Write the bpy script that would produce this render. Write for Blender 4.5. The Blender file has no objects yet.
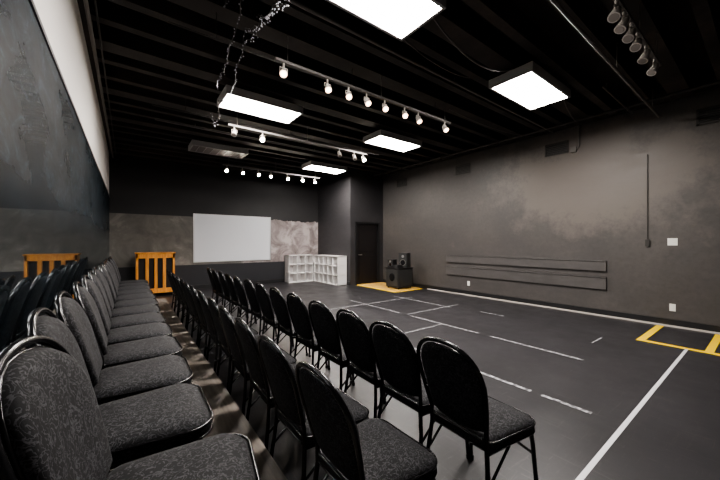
import bpy, math, random
from mathutils import Vector, Matrix
random.seed(4)
S=bpy.context.scene
try: S.view_settings.look='AgX - Medium High Contrast'
except Exception: pass
COL=S.collection

# ---------------------------------------------------------------- materials
def newmat(name):
    m=bpy.data.materials.new(name); m.use_nodes=True
    nt=m.node_tree; b=nt.nodes["Principled BSDF"]
    return m,nt,b
def pmat(name,col,rough=.6,metal=0,emit=None,es=0,spec=.5):
    m,nt,b=newmat(name)
    b.inputs['Base Color'].default_value=(*col,1); b.inputs['Roughness'].default_value=rough
    b.inputs['Metallic'].default_value=metal; b.inputs['Specular IOR Level'].default_value=spec
    if emit:
        b.inputs['Emission Color'].default_value=(*emit,1); b.inputs['Emission Strength'].default_value=es
    return m
def N(nt,t,**k):
    n=nt.nodes.new(t)
    for a,v in k.items(): setattr(n,a,v)
    return n
def pos(nt): return N(nt,'ShaderNodeNewGeometry').outputs['Position']
def mapping(nt,src,scale=(1,1,1),loc=(0,0,0),rot=(0,0,0)):
    mp=N(nt,'ShaderNodeMapping'); mp.inputs['Scale'].default_value=scale; mp.inputs['Location'].default_value=loc
    mp.inputs['Rotation'].default_value=rot
    nt.links.new(src,mp.inputs['Vector']); return mp.outputs['Vector']
def noise(nt,src,scale,detail=4,rough=.55,dist=0):
    n=N(nt,'ShaderNodeTexNoise'); n.inputs['Scale'].default_value=scale; n.inputs['Detail'].default_value=detail
    n.inputs['Roughness'].default_value=rough; n.inputs['Distortion'].default_value=dist
    nt.links.new(src,n.inputs['Vector']); return n.outputs['Fac']
def ramp(nt,fac,stops):
    r=N(nt,'ShaderNodeValToRGB'); e=r.color_ramp.elements
    while len(e)<len(stops): e.new(.5)
    for i,(p,c) in enumerate(stops):
        e[i].position=p; e[i].color=(*c,1) if len(c)==3 else c
    nt.links.new(fac,r.inputs['Fac']); return r.outputs['Color']
def g(v): return (v,v,v)
def mixc(nt,f,a,b,mode='MIX'):
    m=N(nt,'ShaderNodeMix',data_type='RGBA',blend_type=mode)
    for s,v in ((m.inputs[0],f),(m.inputs[6],a),(m.inputs[7],b)):
        if isinstance(v,(int,float)): s.default_value=v
        elif isinstance(v,tuple): s.default_value=(*v,1)
        else: nt.links.new(v,s)
    return m.outputs[2]
def math_(nt,op,a,b=0):
    m=N(nt,'ShaderNodeMath',operation=op)
    for s,v in ((m.inputs[0],a),(m.inputs[1],b)):
        if isinstance(v,(int,float)): s.default_value=v
        else: nt.links.new(v,s)
    return m.outputs[0]
def bump(nt,b,h,st=.2,d=.01):
    bn=N(nt,'ShaderNodeBump'); bn.inputs['Strength'].default_value=st; bn.inputs['Distance'].default_value=d
    nt.links.new(h,bn.inputs['Height']); nt.links.new(bn.outputs[0],b.inputs['Normal'])

def wallmat(name,c1,c2,c3,rough=.5,patch=None,spk=.35):
    m,nt,b=newmat(name); p=pos(nt)
    n=noise(nt,mapping(nt,p,(1,.6,.8)),.7,5,.6,.4)
    c=ramp(nt,n,[(.32,c1),(.52,c2),(.7,c3)])
    n2=noise(nt,mapping(nt,p,(1,1,3)),3.5,6,.7)
    c=mixc(nt,ramp(nt,n2,[(.45,g(0)),(.8,g(.3))]),c,tuple(x*1.8 for x in c2))
    n3=noise(nt,mapping(nt,p,(1,1,1)),14,8,.8)
    c=mixc(nt,ramp(nt,n3,[(.35,g(spk)),(.55,g(0))]),c,tuple(x*.6 for x in c2))
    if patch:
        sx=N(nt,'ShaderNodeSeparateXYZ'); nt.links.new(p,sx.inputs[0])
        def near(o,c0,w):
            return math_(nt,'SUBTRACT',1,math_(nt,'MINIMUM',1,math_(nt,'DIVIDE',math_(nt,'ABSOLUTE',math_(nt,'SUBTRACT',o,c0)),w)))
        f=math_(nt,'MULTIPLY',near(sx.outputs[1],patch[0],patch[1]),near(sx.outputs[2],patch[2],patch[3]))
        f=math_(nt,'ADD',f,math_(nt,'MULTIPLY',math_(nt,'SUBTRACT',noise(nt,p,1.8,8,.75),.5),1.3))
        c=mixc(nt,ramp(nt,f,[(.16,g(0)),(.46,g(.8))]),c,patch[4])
    nt.links.new(c,b.inputs['Base Color'])
    nt.links.new(ramp(nt,n2,[(.3,g(rough-.08)),(.7,g(rough+.12))]),b.inputs['Roughness'])
    bump(nt,b,noise(nt,p,60,3),.15,.004)
    return m
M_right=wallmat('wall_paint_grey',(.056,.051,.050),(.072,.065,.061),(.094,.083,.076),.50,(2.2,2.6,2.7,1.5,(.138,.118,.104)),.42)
M_rail=wallmat('rail_paint_grey',(.070,.065,.064),(.084,.077,.074),(.102,.093,.087),.42)
M_dark=wallmat('wall_paint_charcoal',(.032,.031,.034),(.042,.040,.043),(.056,.053,.055))

def backwall():
    m,nt,b=newmat('wall_paint_back'); p=pos(nt)
    sx=N(nt,'ShaderNodeSeparateXYZ'); nt.links.new(p,sx.inputs[0]); X,Z=sx.outputs[0],sx.outputs[2]
    n=noise(nt,p,1.7,8,.65,.8)
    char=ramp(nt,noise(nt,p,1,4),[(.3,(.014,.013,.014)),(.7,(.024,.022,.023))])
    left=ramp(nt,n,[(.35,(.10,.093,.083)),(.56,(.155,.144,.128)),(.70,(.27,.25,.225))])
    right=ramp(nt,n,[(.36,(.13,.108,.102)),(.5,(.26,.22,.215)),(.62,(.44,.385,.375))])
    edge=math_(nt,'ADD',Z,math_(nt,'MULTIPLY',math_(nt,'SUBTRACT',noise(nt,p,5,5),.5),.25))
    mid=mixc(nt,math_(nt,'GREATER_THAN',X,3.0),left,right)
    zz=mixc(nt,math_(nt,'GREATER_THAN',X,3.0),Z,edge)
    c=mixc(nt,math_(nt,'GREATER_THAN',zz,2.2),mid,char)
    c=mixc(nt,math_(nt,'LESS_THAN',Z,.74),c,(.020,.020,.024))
    nt.links.new(c,b.inputs['Base Color']); b.inputs['Roughness'].default_value=.6
    return m
M_back=backwall()

def floormat():
    m,nt,b=newmat('floor_black_vinyl'); p=pos(nt)
    n=noise(nt,p,.9,5,.6,.3)
    c=ramp(nt,n,[(.3,(.019,.018,.020)),(.6,(.026,.0245,.0275)),(.8,(.036,.034,.037))])
    def scr(c,sc,rot,s,lo,hi,amt,col):
        q=noise(nt,mapping(nt,p,sc,rot=(0,0,rot)),s,8,.78,.6)
        return mixc(nt,ramp(nt,q,[(lo,g(0)),(hi,g(amt))]),c,col)
    c=scr(c,(16,1.0,1),.5,2.5,.57,.70,.45,(.11,.104,.102))
    c=scr(c,(1.2,14,1),.25,2.2,.58,.72,.42,(.11,.104,.102))
    c=scr(c,(1,11,1),-.7,3.6,.60,.73,.5,(.13,.122,.12))
    c=scr(c,(11,1,1),-.25,4.5,.62,.72,.5,(.13,.122,.12))
    c=scr(c,(1,1,1),0,34,.66,.72,.6,(.20,.19,.185))
    nt.links.new(c,b.inputs['Base Color'])
    r=ramp(nt,noise(nt,p,2.5,6,.6),[(.3,g(.33)),(.7,g(.46))])
    nt.links.new(r,b.inputs['Roughness']); b.inputs['Specular IOR Level'].default_value=.5
    return m
M_floor=floormat()

def woodmat(name,c1,c2,scale=(1,14,14),rough=.45):
    m,nt,b=newmat(name); p=pos(nt)
    n=noise(nt,mapping(nt,p,scale),2,6,.6,.5)
    nt.links.new(ramp(nt,n,[(.3,c1),(.7,c2)]),b.inputs['Base Color']); b.inputs['Roughness'].default_value=rough
    return m
M_orange=woodmat('wood_orange',(.55,.19,.03),(.85,.38,.07),(14,14,1))
M_plank=woodmat('wood_light_floor',(.50,.29,.08),(.70,.45,.13),(14,1,1))
M_riser=woodmat('riser_board',(.13,.112,.096),(.30,.26,.225),(10,.8,1),.55)
M_door=woodmat('door_dark_wood',(.010,.0085,.009),(.018,.015,.015),(14,14,1),.4)
M_ceil=wallmat('ceiling_black',(.014,.012,.011),(.024,.020,.018),(.045,.036,.031),.8)
M_joist=wallmat('joist_black',(.014,.012,.011),(.027,.022,.019),(.080,.062,.050),.65)
M_white=pmat('paint_white',(.90,.86,.82),.6)
M_board=pmat('whiteboard_surface',(.68,.69,.72),.3)
M_alu=pmat('aluminium',(.6,.6,.6),.35,1)
M_mel=pmat('melamine_white',(.80,.78,.77),.4)
M_black=pmat('black_paint',(.014,.014,.015),.4)
M_tube=pmat('black_powdercoat_steel',(.008,.008,.009),.22)
M_speak=pmat('speaker_grille',(.02,.02,.02),.7)
M_plastic=pmat('white_plastic',(.75,.74,.7),.4)
M_lampw=pmat('lamp_white_enamel',(.50,.46,.42),.4)
M_pipe=pmat('pipe_grey',(.15,.14,.13),.45,.3)
M_pipeb=pmat('pipe_black',(.045,.041,.038),.45,.3)
M_fix=pmat('fixture_frame',(.35,.34,.33),.5)
M_lens=pmat('fluorescent_lens',(.9,.9,.9),.4,0,(1,.945,.895),84)
M_lensoff=pmat('fluorescent_lens_off',(.12,.10,.095),.5)
M_bulb=pmat('spot_bulb_lit',(1,1,1),.4,0,(1,.88,.72),350)
M_bulbdim=pmat('spot_bulb_warm',(1,1,1),.4,0,(1,.66,.45),10)
M_bulboff=pmat('spot_bulb_off',(.25,.22,.2),.2)
M_tape=pmat('tape_white',(.62,.62,.64),.5)
M_tapey=pmat('tape_yellow',(.92,.62,.008),.55)
M_fairy=pmat('fairy_bulb',(.36,.36,.39),.2)

def dashmat():
    m,nt,b=newmat('tape_white_worn'); p=pos(nt)
    n=noise(nt,mapping(nt,p,(8,8,1)),2.5,6,.7)
    nt.links.new(ramp(nt,n,[(.44,(.09,.09,.095)),(.58,(.44,.44,.46))]),b.inputs['Base Color'])
    return m
M_worn=dashmat()

def fabric():
    m,nt,b=newmat('chair_fabric_leaf_pattern')
    tc=N(nt,'ShaderNodeTexCoord').outputs['Object']
    w=noise(nt,tc,24,3,.5,2.5)
    band=math_(nt,'ABSOLUTE',math_(nt,'SUBTRACT',w,.5))
    leaf=ramp(nt,band,[(.0,g(1)),(.02,g(.8)),(.035,g(0))])
    v=N(nt,'ShaderNodeTexVoronoi'); v.inputs['Scale'].default_value=65; nt.links.new(tc,v.inputs['Vector'])
    dots=ramp(nt,v.outputs['Distance'],[(.16,g(.7)),(.24,g(0))])
    fac=mixc(nt,1.0,leaf,dots,'LIGHTEN')
    c=mixc(nt,fac,(.0072,.0070,.0080),(.055,.054,.060))
    nt.links.new(c,b.inputs['Base Color']); b.inputs['Roughness'].default_value=.8; b.inputs['Specular IOR Level'].default_value=.3
    bump(nt,b,noise(nt,tc,220,2),.3,.002)
    return m
M_fab=fabric()

def mirrormat():
    m,nt,b=newmat('mirror_glass_hazed'); p=pos(nt)
    out=nt.nodes['Material Output']
    gl=N(nt,'ShaderNodeBsdfGlossy'); gl.inputs['Color'].default_value=(.66,.71,.74,1); gl.inputs['Roughness'].default_value=.02
    mp=mapping(nt,p,(1,1.0,1.9),rot=(.55,0,0))
    n=noise(nt,mp,3.6,12,.85,1.2)
    n2=noise(nt,mp,.9,5,.6,.5)
    nt.links.new(ramp(nt,n,[(.38,(.002,.004,.006)),(.52,(.006,.0125,.019)),(.66,(.030,.055,.078))]),b.inputs['Base Color']); b.inputs['Roughness'].default_value=.6
    b.inputs['Specular IOR Level'].default_value=.15
    sx=N(nt,'ShaderNodeSeparateXYZ'); nt.links.new(p,sx.inputs[0])
    f=ramp(nt,n2,[(.35,g(.6)),(.6,g(.9))])
    zf=N(nt,'ShaderNodeMapRange'); nt.links.new(sx.outputs[2],zf.inputs[0])
    zf.inputs[1].default_value=1.45; zf.inputs[2].default_value=1.75; zf.inputs[3].default_value=.22; zf.inputs[4].default_value=1
    f2=math_(nt,'MULTIPLY',f,zf.outputs[0])
    mx=N(nt,'ShaderNodeMixShader'); nt.links.new(f2,mx.inputs[0])
    nt.links.new(gl.outputs[0],mx.inputs[1]); nt.links.new(b.outputs[0],mx.inputs[2]); nt.links.new(mx.outputs[0],out.inputs[0])
    return m
M_mirror=mirrormat()

# ---------------------------------------------------------------- mesh builder
class MB:
    def __init__(s): s.v=[];s.f=[];s.m=[];s.mats=[];s.sm=[]
    def mi(s,mat):
        if mat not in s.mats: s.mats.append(mat)
        return s.mats.index(mat)
    def add(s,vs,fs,mat,smooth=False):
        o=len(s.v); s.v+= [tuple(v) for v in vs]
        k=s.mi(mat)
        for f in fs: s.f.append([i+o for i in f]); s.m.append(k); s.sm.append(smooth)
    def box(s,x0,x1,y0,y1,z0,z1,mat,R=None):
        vs=[Vector((x,y,z)) for x in (x0,x1) for y in (y0,y1) for z in (z0,z1)]
        if R: vs=[R@v for v in vs]
        s.add(vs,[(0,1,3,2),(4,6,7,5),(0,4,5,1),(2,3,7,6),(0,2,6,4),(1,5,7,3)],mat)
    def tube(s,pts,r,mat,n=8,cap=True,radii=None,closed=False):
        P=[Vector(p) for p in pts]; m=len(P); up=None
        vs=[];fs=[]
        for i in range(m):
            if closed: t=(P[(i+1)%m]-P[i-1]).normalized()
            else: t=(P[min(i+1,m-1)]-P[max(i-1,0)]).normalized()
            if up is None:
                a=Vector((0,0,1)) if abs(t.z)<.9 else Vector((1,0,0)); up=(a-t*a.dot(t)).normalized()
            else: up=(up-t*up.dot(t)).normalized()
            q=t.cross(up); rr=radii[i] if radii else r
            for k in range(n):
                a=2*math.pi*k/n; vs.append(P[i]+up*math.cos(a)*rr+q*math.sin(a)*rr)
        for i in range(m if closed else m-1):
            j=(i+1)%m
            for k in range(n): fs.append((i*n+k,i*n+(k+1)%n,j*n+(k+1)%n,j*n+k))
        s.add(vs,fs,mat,True)
        if cap and not closed:
            s.add(vs[:n],[tuple(range(n))[::-1]],mat); s.add(vs[-n:],[tuple(range(n))],mat)
    def ball(s,c,r,mat,n=6):
        vs=[];fs=[];c=Vector(c)
        for i in range(1,n):
            for k in range(n*2):
                a=math.pi*i/n;b=math.pi*k/n
                vs.append(c+Vector((math.sin(a)*math.cos(b),math.sin(a)*math.sin(b),math.cos(a)))*r)
        w=n*2
        for i in range(n-2):
            for k in range(w): fs.append((i*w+k,(i+1)*w+k,(i+1)*w+(k+1)%w,i*w+(k+1)%w))
        fs.append(tuple(range(w))); fs.append(tuple((n-2)*w+k for k in range(w))[::-1])
        s.add(vs,fs,mat,True)
    def mesh(s,name):
        me=bpy.data.meshes.new(name); me.from_pydata(s.v,[],s.f)
        for m in s.mats: me.materials.append(m)
        me.polygons.foreach_set('material_index',s.m); me.polygons.foreach_set('use_smooth',s.sm)
        me.update(); 
        import bmesh
        bm=bmesh.new(); bm.from_mesh(me); bmesh.ops.recalc_face_normals(bm,faces=bm.faces); bm.to_mesh(me); bm.free()
        return me
    def obj(s,name,loc=(0,0,0),rot=0,bevel=0):
        o=bpy.data.objects.new(name,s.mesh(name)); COL.objects.link(o); o.location=loc; o.rotation_euler=(0,0,rot)
        if bevel:
            b=o.modifiers.new('bevel','BEVEL'); b.width=bevel; b.segments=2; b.limit_method='ANGLE'
        return o
def boxobj(name,x0,x1,y0,y1,z0,z1,mat,bevel=0):
    cx,cy=(x0+x1)/2,(y0+y1)/2
    b=MB(); b.box(x0-cx,x1-cx,y0-cy,y1-cy,0,z1-z0,mat); return b.obj(name,(cx,cy,z0),0,bevel)

# ---------------------------------------------------------------- room shell
XL,XR,YB,YF,H=-.40,7.30,10.55,-2.0,4.10
BX,BY=5.87,8.38
boxobj('floor',XL-.2,XR+.2,YF-.2,YB+.2,-.1,0,M_floor)
boxobj('ceiling',XL-.2,XR+.2,YF-.2,YB+.2,H,H+.1,M_ceil)
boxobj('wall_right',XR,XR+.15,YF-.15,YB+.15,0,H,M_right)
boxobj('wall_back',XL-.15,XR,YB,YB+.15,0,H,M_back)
boxobj('wall_front',XL-.15,XR,YF-.15,YF,0,H,M_dark)
boxobj('wall_left',XL-.15,XL,YF,YB,0,H,M_white)
boxobj('wall_alcove_side',BX,BX+.12,BY,YB,0,H,M_dark)
w=MB(); w.box(BX+.12,6.08,BY,BY+.12,0,H,M_dark); w.box(7.14,XR,BY,BY+.12,0,H,M_dark); w.box(6.08,7.14,BY,BY+.12,2.12,H,M_dark)
w.obj('wall_alcove_door')
d=MB(); d.box(6.15,7.07,BY+.06,BY+.10,.01,2.05,M_door)
d.tube([(6.25,BY+.05,1.0),(6.25,BY-.0,1.0),(6.36,BY-.0,1.0)],.011,M_alu)
for zz in (.12,1.12):
    d.box(6.27,6.95,BY+.05,BY+.062,zz,zz+.85,M_door)
d.box(6.085,6.15,BY-.015,BY+.12,0,2.05,M_black); d.box(7.07,7.135,BY-.015,BY+.12,0,2.05,M_black); d.box(6.085,7.135,BY-.015,BY+.12,2.05,2.115,M_black)
d.obj('door_1',bevel=.003)
boxobj('wall_mirror',XL,XL+.006,-1.6,YB-.03,.26,2.6,M_mirror)
boxobj('trim_mirror_top',XL,XL+.015,-1.6,YB-.03,2.6,2.63,M_black)
boxobj('baseboard_right',XR-.02,XR,YF,BY,0,.12,M_black)
boxobj('baseboard_back',.75,BX,YB-.02,YB,0,.12,M_black)
boxobj('baseboard_alcove',BX-.02,BX,BY,YB-.02,0,.12,M_black)
boxobj('trim_1',XR-.05,XR-.02,YF,6.3,0,.025,M_lampw)
boxobj('trim_2',XR-.06,XR,YF,BY,3.78,H,M_joist)
boxobj('trim_3',XL,XL+.06,YF,YB,3.78,H,M_joist)
y=-1.7
k=0
while y<YB-.1:
    j=MB()
    if k%3==0:
        j.box(XL+.06,XR-.06,y-.07,y+.07,3.80,H,M_joist); j.box(XL+.06,XR-.06,y-.12,y+.12,3.78,3.805,M_joist)
    else:
        j.box(XL+.06,XR-.06,y-.03,y+.03,3.80+random.uniform(0,.03),H,M_joist); j.box(XL+.06,XR-.06,y-.055,y+.055,3.80,3.835,M_joist)
    j.obj('ceiling_joist'); y+=random.choice((.40,.45,.50)); k+=1
RZ=.25
r=MB(); r.box(XL+.002,.62,-1.8,7.6,RZ-.03,RZ,M_riser); r.box(XL+.002,.60,-1.79,7.59,0,RZ-.03,M_black)
r.obj('seating_riser')

for n,(z0,z1) in enumerate(((.86,1.06),(.51,.75))):
    b=MB(); b.box(-.04,-.001,-1.85,1.85,0,z1-z0,M_rail); b.box(-.055,-.001,-1.85,1.85,z1-z0-.015,z1-z0,M_rail)
    b.obj('wall_rail_board',(XR,3.76,z0),0,.004)
def vent(y0,y1,z0,z1):
    b=MB(); w=y1-y0; h=z1-z0
    b.box(-.02,-.001,0,.03,0,h,M_pipeb); b.box(-.02,-.001,w-.03,w,0,h,M_pipeb); b.box(-.02,-.001,0,w,h-.03,h,M_pipeb); b.box(-.02,-.001,0,w,0,.03,M_pipeb)
    b.box(-.003,-.001,.02,w-.02,.02,h-.02,M_black)
    k=0
    while .05+k*.035<h-.04:
        z=.05+k*.035; b.box(-.017,-.002,.03,w-.03,z-.004,z+.008,M_pipeb); k+=1
    b.obj('air_vent_grille',(XR,y0,z0))
for yv in (7.2,4.85,2.55,.30): vent(yv,yv+.45,3.27,3.53)
def plate(y,z,h=.12,w=.075):
    b=MB(); b.box(-.008,0,-w/2,w/2,-h/2,h/2,M_plastic); b.box(-.014,-.008,-.012,.012,-.025,.025,M_plastic)
    return b.obj('light_switch' if z>1 else 'wall_outlet',(XR,y,z),0,.002)
plate(1.02,1.42,.12,.12); plate(1.02,.32); plate(4.9,.32)
b=MB(); b.tube([(XR-.02,2.36,3.77),(XR-.02,2.36,3.38),(XR-.02,2.38,3.32),(XR-.02,2.44,3.30),(XR-.02,2.52,3.30)],.019,M_pipe); b.box(XR-.05,XR-.001,2.40,2.50,3.25,3.36,M_pipe); b.obj('conduit_pipe')
b=MB(); b.tube([(XR-.012,1.33,2.95-i*.08) for i in range(20)],.007,M_pipeb,6); b.box(XR-.03,XR-.001,1.30,1.36,1.34,1.46,M_pipeb); b.obj('hanging_cable')

b=MB(); b.box(1.60,3.97,-.015,-.002,0,1.46,M_board)
for a in ((1.58,1.61,-.01,1.47),(3.96,3.99,-.01,1.47)): b.box(a[0],a[1],-.022,-.002,a[2],a[3],M_alu)
b.box(1.58,3.99,-.022,-.002,-.015,.01,M_alu); b.box(1.58,3.99,-.022,-.002,1.455,1.475,M_alu)
b.obj('whiteboard',(0,YB,.82))

def cubes(name,n,rows,size,depth,loc,rot):
    b=MB(); t=.022; W=n*size+t; Ht=rows*size+t
    for i in range(n+1): b.box(i*size,i*size+t,0,depth,0,Ht,M_mel)
    for k in range(rows+1): b.box(0,W,0,depth,k*size,k*size+t,M_mel)
    b.box(.001,W-.001,depth-.008,depth,.001,Ht-.001,M_mel)
    b.obj(name,loc,rot,.002)
cubes('cube_shelf',3,3,.315,.36,(4.50,YB-.385,0),0)
cubes('cube_shelf',5,3,.315,.36,(BX-.385,YB-.40,0),-math.pi/2)

b=MB(); W=.86
b.box(0,.05,0,.5,0,1.12,M_orange); b.box(W-.05,W,0,.5,0,1.12,M_orange)
b.box(-.02,W+.02,-.02,.55,1.12,1.15,M_orange); b.box(0,W,0,.07,1.0,1.12,M_orange); b.box(0,W,0,.07,.08,.2,M_orange)
for i in range(1,4): x=.05+(W-.1)*i/4; b.box(x-.035,x+.035,0,.08,.2,1.0,M_orange)
b.box(.05,W-.05,.09,.11,.12,1.1,M_door); b.box(.05,W-.05,.30,.5,.1,1.1,M_orange); b.box(.02,W-.02,.5,.62,.62,.72,M_orange)
for x in (.06,W-.06):
    b.tube([(x,.04,0),(x,.04,.09)],.03,M_black); b.tube([(x,.45,0),(x,.45,.09)],.03,M_black)
b.obj('upright_piano',(.16,9.75,0),0,.004)

boxobj('wooden_entry_mat',6.14,XR-.06,6.5,BY-.02,0,.012,M_plank)
def tape(name,segs,mat,z=.002):
    b=MB()
    for (x0,x1,y0,y1) in segs: b.box(x0,x1,y0,y1,0,z,mat)
    b.obj(name)
tape('yellow_floor_tape',[(6.06,6.14,6.42,BY-.1),(6.14,XR-.08,6.42,6.50)],M_tapey,.003)
tape('yellow_floor_tape',[(5.88,5.97,-.6,1.20),(5.97,XR-.08,1.11,1.20),(5.97,XR-.08,.46,.54)],M_tapey,.003)
tape('white_floor_tape',[(1.75,5.88,.675,.705)],M_tape)
tape('white_floor_line',[(3.03,3.07,.90,1.28),(3.03,3.07,1.38,1.97),(3.03,3.06,2.2,3.3),(3.03,3.06,3.6,5.2),
   (4.34,4.38,1.37,2.55),(4.34,4.375,2.75,4.2),(4.34,4.37,4.5,6.2),(5.75,5.78,3.1,3.6),(5.6,5.63,4.2,6.0),(4.4,6.0,4.3,4.33),(3.1,4.3,3.42,3.45),(2.2,3.0,4.8,4.83),(5.2,5.6,1.52,1.54),(3.1,5.9,5.6,5.63)],M_worn)

b=MB(); b.box(-.3,.3,-.28,.28,.05,.62,M_black); b.box(-.27,.27,-.29,-.275,.09,.58,M_speak); b.box(-.31,-.295,-.25,.25,.09,.58,M_speak)
for x in (-.25,.25):
    for yy in (-.23,.23): b.tube([(x,yy,0),(x,yy,.05)],.025,M_black)
b.tube([(-.315,0,.35),(-.31,0,.35)],.12,M_tube,16); b.box(-.32,.32,-.3,.3,.62,.64,M_door)
b.obj('subwoofer_cabinet',(6.72,6.95,.012),0,.006)
def speaker(name,loc,w,h,rot=0):
    b=MB(); b.box(-w/2,w/2,-w/2,w/2,0,h,M_black); b.box(-w/2-.006,-w/2,-w*.43,w*.43,.02,h-.02,M_speak)
    b.tube([(-w/2-.012,0,h*.35),(-w/2,0,h*.35)],w*.34,M_pipe,16); b.tube([(-w/2-.014,0,h*.35),(-w/2-.01,0,h*.35)],w*.28,M_tube,16); b.tube([(-w/2-.012,0,h*.77),(-w/2,0,h*.77)],w*.15,M_alu,12)
    b.obj(name,loc,rot,.004)
speaker('loudspeaker',(6.84,6.84,.652),.28,.44,.4)
speaker('loudspeaker',(6.56,7.10,.652),.2,.24,.2)
b=MB(); b.box(-.1,.1,-.1,.1,0,.09,M_black); b.box(-.105,-.1,-.08,.08,.02,.07,M_speak); b.obj('audio_amplifier',(6.52,6.80,.652),0,.003)

# ---------------------------------------------------------------- chairs
def arch(w0,w1,z0,zmid,z1,n=10):
    R=[]
    L=[(-w0,z0),(-w0-(w1-w0)*.55,z0+(zmid-z0)*.45),(-w1,zmid)]
    R+=L
    for i in range(1,n):
        a=math.pi-math.pi*i/n
        R.append((w1*math.copysign(abs(math.cos(a))**.85,math.cos(a)),zmid+(z1-zmid)*math.sin(a)**.85))
    R+=[(-y,z) for y,z in reversed(L)]
    return R
def bx(z):
    t=max(0,(z-.44)/.48); return -.175-.115*t-.02*t*t
def sm(pts,it=2):
    P=[Vector(p) for p in pts]
    for _ in range(it):
        Q=[P[0]]
        for a,b_ in zip(P,P[1:]): Q+= [a*.75+b_*.25,a*.25+b_*.75]
        Q.append(P[-1]); P=Q
    return P
def build_chair():
    b=MB(); r=.0115
    o=arch(.165,.205,.46,.72,.915)
    path=[(-.235,-.205,0),(-.20,-.19,.22)]+[(bx(z),y,z) for y,z in o]+[(-.20,.19,.22),(-.235,.205,0)]
    b.tube(sm(path,1),r,M_tube,8)
    po=arch(.152,.184,.50,.72,.892,12)
    po=po+[(.10,.485),(0,.48),(-.10,.485)]
    cy,cz=0,.70
    def rings(prof,sgn):
        vs=[];n=len(po)
        for s_,t in prof:
            for y,z in po:
                yy=cy+(y-cy)*s_; zz=cz+(z-cz)*s_
                curve=-.02*(1-(yy/.2)**2)
                vs.append((bx(zz)+sgn*t+curve+.012,yy,zz))
        fs=[]
        for i in range(len(prof)-1):
            for k in range(n): fs.append((i*n+k,i*n+(k+1)%n,(i+1)*n+(k+1)%n,(i+1)*n+k))
        fs.append(tuple(range((len(prof)-1)*n,len(prof)*n)))
        b.add(vs,fs,M_fab,True)
    rings([(1,0),(1.0,.012),(.96,.026),(.86,.033),(.5,.037),(.15,.038)],1)
    rings([(1,0),(1.0,.006),(.95,.014),(.8,.017),(.3,.018)],-1)
    b.tube([(bx(z)+.012-.02*(1-(y/.2)**2),y,z) for y,z in po],.006,M_tube,6,closed=True)
    for s_ in (-1,1): b.tube([(bx(.6)+.0,s_*.185,.6),(bx(.6)+.01,s_*.15,.6)],.008,M_tube,6)
    so=[]; 
    def corner(cx,cy_,rad,a0,a1,n=5):
        for i in range(n+1):
            a=a0+(a1-a0)*i/n; so.append((cx+rad*math.cos(a),cy_+rad*math.sin(a)))
    corner(.13,-.135,.09,-math.pi/2,-.12,5); corner(.13,.135,.09,.12,math.pi/2,5)
    corner(-.14,.145,.05,math.pi/2,math.pi,4); corner(-.14,-.145,.05,math.pi,1.5*math.pi,4)
    n=len(so); vs=[];fs=[]
    prof=[(.90,.405),(.99,.41),(1.0,.425),(1.01,.445),(.99,.458),(.93,.470),(.8,.478),(.5,.484),(.2,.486)]
    for s_,z in prof:
        for x,y in so:
            xx=.02+(x-.02)*s_
            vs.append((xx,y*s_,z-(.012 if xx>.15 else 0)*(xx-.15)/.07 if z>.44 else z))
    for i in range(len(prof)-1):
        for k in range(n): fs.append((i*n+k,i*n+(k+1)%n,(i+1)*n+(k+1)%n,(i+1)*n+k))
    fs.append(tuple(range(n))[::-1]); fs.append(tuple(range((len(prof)-1)*n,len(prof)*n)))
    b.add(vs,fs,M_fab,True)
    for z,k in ((.412,1.0),(.452,1.005)): b.tube([(.02+(x-.02)*k,y*k,z) for x,y in so],.005,M_tube,5,closed=True)
    for s_ in (-1,1):
        b.tube(sm([(bx(.44)-.005,s_*.175,.40),(.0,s_*.185,.395),(.155,s_*.19,.395),(.19,s_*.192,.37),(.205,s_*.20,.2),(.225,s_*.21,0)],1),.0115,M_tube,8)
        b.tube([(-.205,s_*.186,.235),(-.02,s_*.188,.39)],.007,M_tube,6)
        b.tube([(.195,s_*.196,.27),(.04,s_*.188,.39)],.007,M_tube,6)
        b.tube([(.224,s_*.2095,0),(.2235,s_*.209,.03)],.016,M_black,8); b.tube([(-.234,s_*.2045,0),(-.2305,s_*.203,.03)],.016,M_black,8)
    b.tube([(.15,-.188,.395),(.15,.188,.395)],.009,M_tube,6); b.tube([(-.15,-.18,.398),(-.15,.18,.398)],.009,M_tube,6)
    b.tube([(bx(.46),-.165,.455),(bx(.46),.165,.455)],.009,M_tube,6)
    return b.mesh('banquet_chair')
CH=build_chair()
def chair(x,y,z=0,rot=0):
    o=bpy.data.objects.new('banquet_chair',CH); COL.objects.link(o); o.location=(x,y,z); o.rotation_euler=(0,0,rot)
ya=[.98,1.405,1.83,2.27,2.74,3.22,3.70,4.19,4.68,5.17,5.66,6.15,6.64]
for i,yy in enumerate(ya): chair(1.56+random.uniform(-.012,.012),yy,0,random.uniform(-.02,.02)-(.04 if i==0 else 0))
yb=[1.08,1.55,2.02,2.49,2.96,3.43,3.90,4.37,4.84,5.31,5.78,6.25,6.72]
for i,yy in enumerate(yb): chair(.875+random.uniform(-.003,.012),yy,0,random.uniform(-.015,.015))
yc=[1.52,2.0,2.48,2.96,3.44,3.92,4.40,4.88,5.36,5.84,6.32,6.80]
chair(.10,1.0,RZ,-.17)
for i,yy in enumerate(yc): chair(.055+random.uniform(-.01,.01),yy,RZ,random.uniform(-.03,.03))

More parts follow.
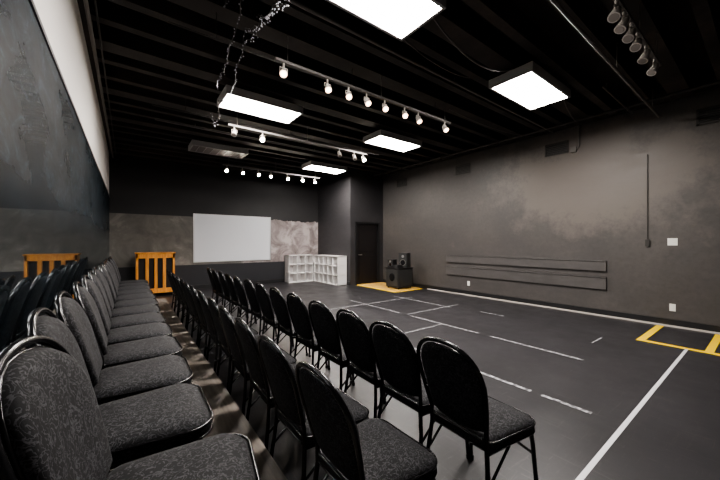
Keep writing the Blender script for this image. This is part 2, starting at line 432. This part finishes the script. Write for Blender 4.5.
# ---------------------------------------------------------------- ceiling lights
def troffer(x0,y0,on=True):
    b=MB(); w,dp=1.24,.60
    L=M_lens if on else M_lensoff
    b.box(0,w,0,dp,.03,.12,M_fix)
    b.box(0,.03,0,dp,0,.03,M_fix); b.box(w-.03,w,0,dp,0,.03,M_fix); b.box(.03,w-.03,0,.03,0,.03,M_fix); b.box(.03,w-.03,dp-.03,dp,0,.03,M_fix)
    b.box(.03,w-.03,.03,dp-.03,.012,.028,L)
    if not on:
        for i in range(1,8): b.box(w*i/8-.004,w*i/8+.004,.03,dp-.03,0,.012,M_fix)
    for x in (.15,w-.15):
        for yy in (.1,dp-.1): b.tube([(x,yy,.12),(x,yy,.18)],.006,M_pipe,5)
    b.obj('fluorescent_ceiling_light',(x0,y0,3.60))
for x0 in (1.15,4.12):
    for y0 in (1.84,4.80,7.80): troffer(x0,y0,not(x0<2 and y0>7))

def track(x0,x1,y,heads,lit,hz=3.45,aim=(0,.35)):
    b=MB(); L=x1-x0
    b.box(0,L,-.018,.018,0,.03,M_pipe)
    for x in (.15,L/2,L-.15): b.tube([(x,0,.03),(x,0,3.78-hz)],.006,M_pipe,5)
    spots=[]
    for i,hx in enumerate(heads):
        x=hx-x0; rx=random.uniform(-.25,.25)
        dv=Vector((aim[0]+rx,aim[1]+random.uniform(-.15,.15),-.6)).normalized()
        b.tube([(x,0,0),(x,0,-.05)],.012,M_lampw,6)
        c=Vector((x,0,-.10))
        b.tube([(x-.045,0,-.10),(x-.045,0,-.055),(x+.045,0,-.055),(x+.045,0,-.10)],.005,M_lampw,5)
        p0=c-dv*.06; p1=c+dv*.07
        b.tube([p0,c-dv*.035,c+dv*.01,p1],.04,M_lampw,12,radii=[.018,.030,.036,.046])
        on = lit=='all' or (isinstance(lit,(list,tuple)) and i in lit)
        b.tube([p1-dv*.004,p1+dv*.003],.036,M_bulb if on else (M_bulbdim if lit=='dim' else M_bulboff),12)
        if on: spots.append((p1+dv*.02,dv))
    o=b.obj('track_light',(x0,y,hz))
    for p,dv in spots:
        l=bpy.data.lights.new('spot_beam','SPOT'); l.energy=36; l.color=(1,.86,.70); l.spot_size=1.6; l.spot_blend=.8; l.shadow_soft_size=.03
        lo=bpy.data.objects.new('spot_beam',l); COL.objects.link(lo); lo.parent=o; lo.location=p
        lo.rotation_euler=dv.to_track_quat('-Z','Y').to_euler()
track(1.32,4.45,3.35,[1.42,2.0,2.32,2.62,2.95,3.35,3.65,4.3],'dim',aim=(-.1,-.45))
track(1.40,4.45,5.7,[1.5,2.0,3.7,4.1,4.35],[1,4],aim=(-.1,-.5))
track(2.0,4.9,8.7,[2.1,2.5,2.93,3.3,3.8,4.3,4.72],'all',aim=(-.15,-.6))
track(3.2,4.95,.8,[3.3,3.52,3.75,3.98,4.3,4.7],'none',aim=(-.3,.1))
def rod(name,p0,p1,r=.014,mat=None):
    mat=mat or M_pipeb
    b=MB(); b.tube([p0,p1],r,mat,8)
    P0,P1=Vector(p0),Vector(p1)
    for t in (.1,.5,.9):
        q=P0.lerp(P1,t); b.tube([q,(q.x,q.y,3.78)],.006,mat,5)
    b.obj(name)
rod('ceiling_pipe',(2.4,1.12,3.45),(6.9,1.12,3.45),.016,M_pipe)
rod('ceiling_pipe',(.3,3.45,3.5),(4.6,3.45,3.5),.008)
rod('ceiling_pipe',(.3,5.8,3.55),(4.9,5.8,3.55),.01)
rod('ceiling_pipe',(XL+.09,-1.5,3.62),(XL+.09,10.3,3.62),.018,M_pipe)
rod('ceiling_pipe',(XL+.15,-1.5,3.70),(XL+.15,10.3,3.70),.010)
rod('ceiling_pipe',(.4,2.75,3.70),(7.1,2.75,3.70),.018,M_pipe)
rod('ceiling_pipe',(.4,6.9,3.70),(7.1,6.9,3.70),.018,M_pipe)
rod('ceiling_pipe',(6.75,-.8,3.70),(6.75,8.2,3.70),.028,M_pipeb)
rod('ceiling_pipe',(5.55,1.5,3.68),(7.1,1.5,3.68),.012,M_pipe)
def sag(p0,p1,d,n=14):
    P0,P1=Vector(p0),Vector(p1)
    return [P0.lerp(P1,i/n)-Vector((0,0,4*d*(i/n)*(1-i/n))) for i in range(n+1)]
b=MB(); b.tube(sag((2.45,2.1,3.75),(4.1,2.1,3.72),.22),.010,M_pipe,5); b.tube(sag((2.3,2.5,3.75),(3.9,2.6,3.75),.1),.007,M_pipe,5)
b.tube(sag((5.4,2.0,3.76),(7.2,2.3,3.76),.12),.009,M_pipe,5); b.tube(sag((4.5,3.4,3.74),(7.2,3.2,3.76),.1),.007,M_pipe,5); b.obj('ceiling_cable')
b=MB()
runs=[sag((1.12,1.78,3.72),(.95,3.2,3.55),.18,24),sag((.95,3.2,3.55),(1.05,4.75,3.45),.25,24),sag((.75,2.2,3.75),(.95,4.5,3.5),.15,24),
      sag((1.12,1.9,3.74),(.98,3.3,3.48),.1,24),sag((1.05,4.75,3.45),(1.12,5.6,3.6),.3,10),sag((.6,1.9,3.72),(.75,3.2,3.7),.12,14),sag((1.13,1.7,3.70),(1.0,3.0,3.60),.24,24)]
for rn in runs:
    pts=[Vector(p)+Vector((random.uniform(-.02,.02),0,random.uniform(-.02,.02))) for p in rn]
    b.tube(pts,.004,M_black,4)
    for a,c in zip(pts,pts[1:]):
        for t in (.25,.75):
            q=a.lerp(c,t)+Vector((random.uniform(-.02,.02),random.uniform(-.02,.02),-.02)); b.ball(q,.0068,M_fairy,4)
b.obj('string_lights')

# ---------------------------------------------------------------- world + camera
wd=bpy.data.worlds.new('World'); S.world=wd; wd.use_nodes=True
wd.node_tree.nodes['Background'].inputs[0].default_value=(.5,.5,.55,1); wd.node_tree.nodes['Background'].inputs[1].default_value=.05
cam=bpy.data.cameras.new('camera'); co=bpy.data.objects.new('camera',cam); COL.objects.link(co)
cam.sensor_width=36; cam.lens=310/720*36; cam.shift_y=3/720; cam.clip_start=.02
co.location=(0,0,1.4); co.rotation_euler=(math.pi/2,0,-math.atan(232/310))
S.camera=co
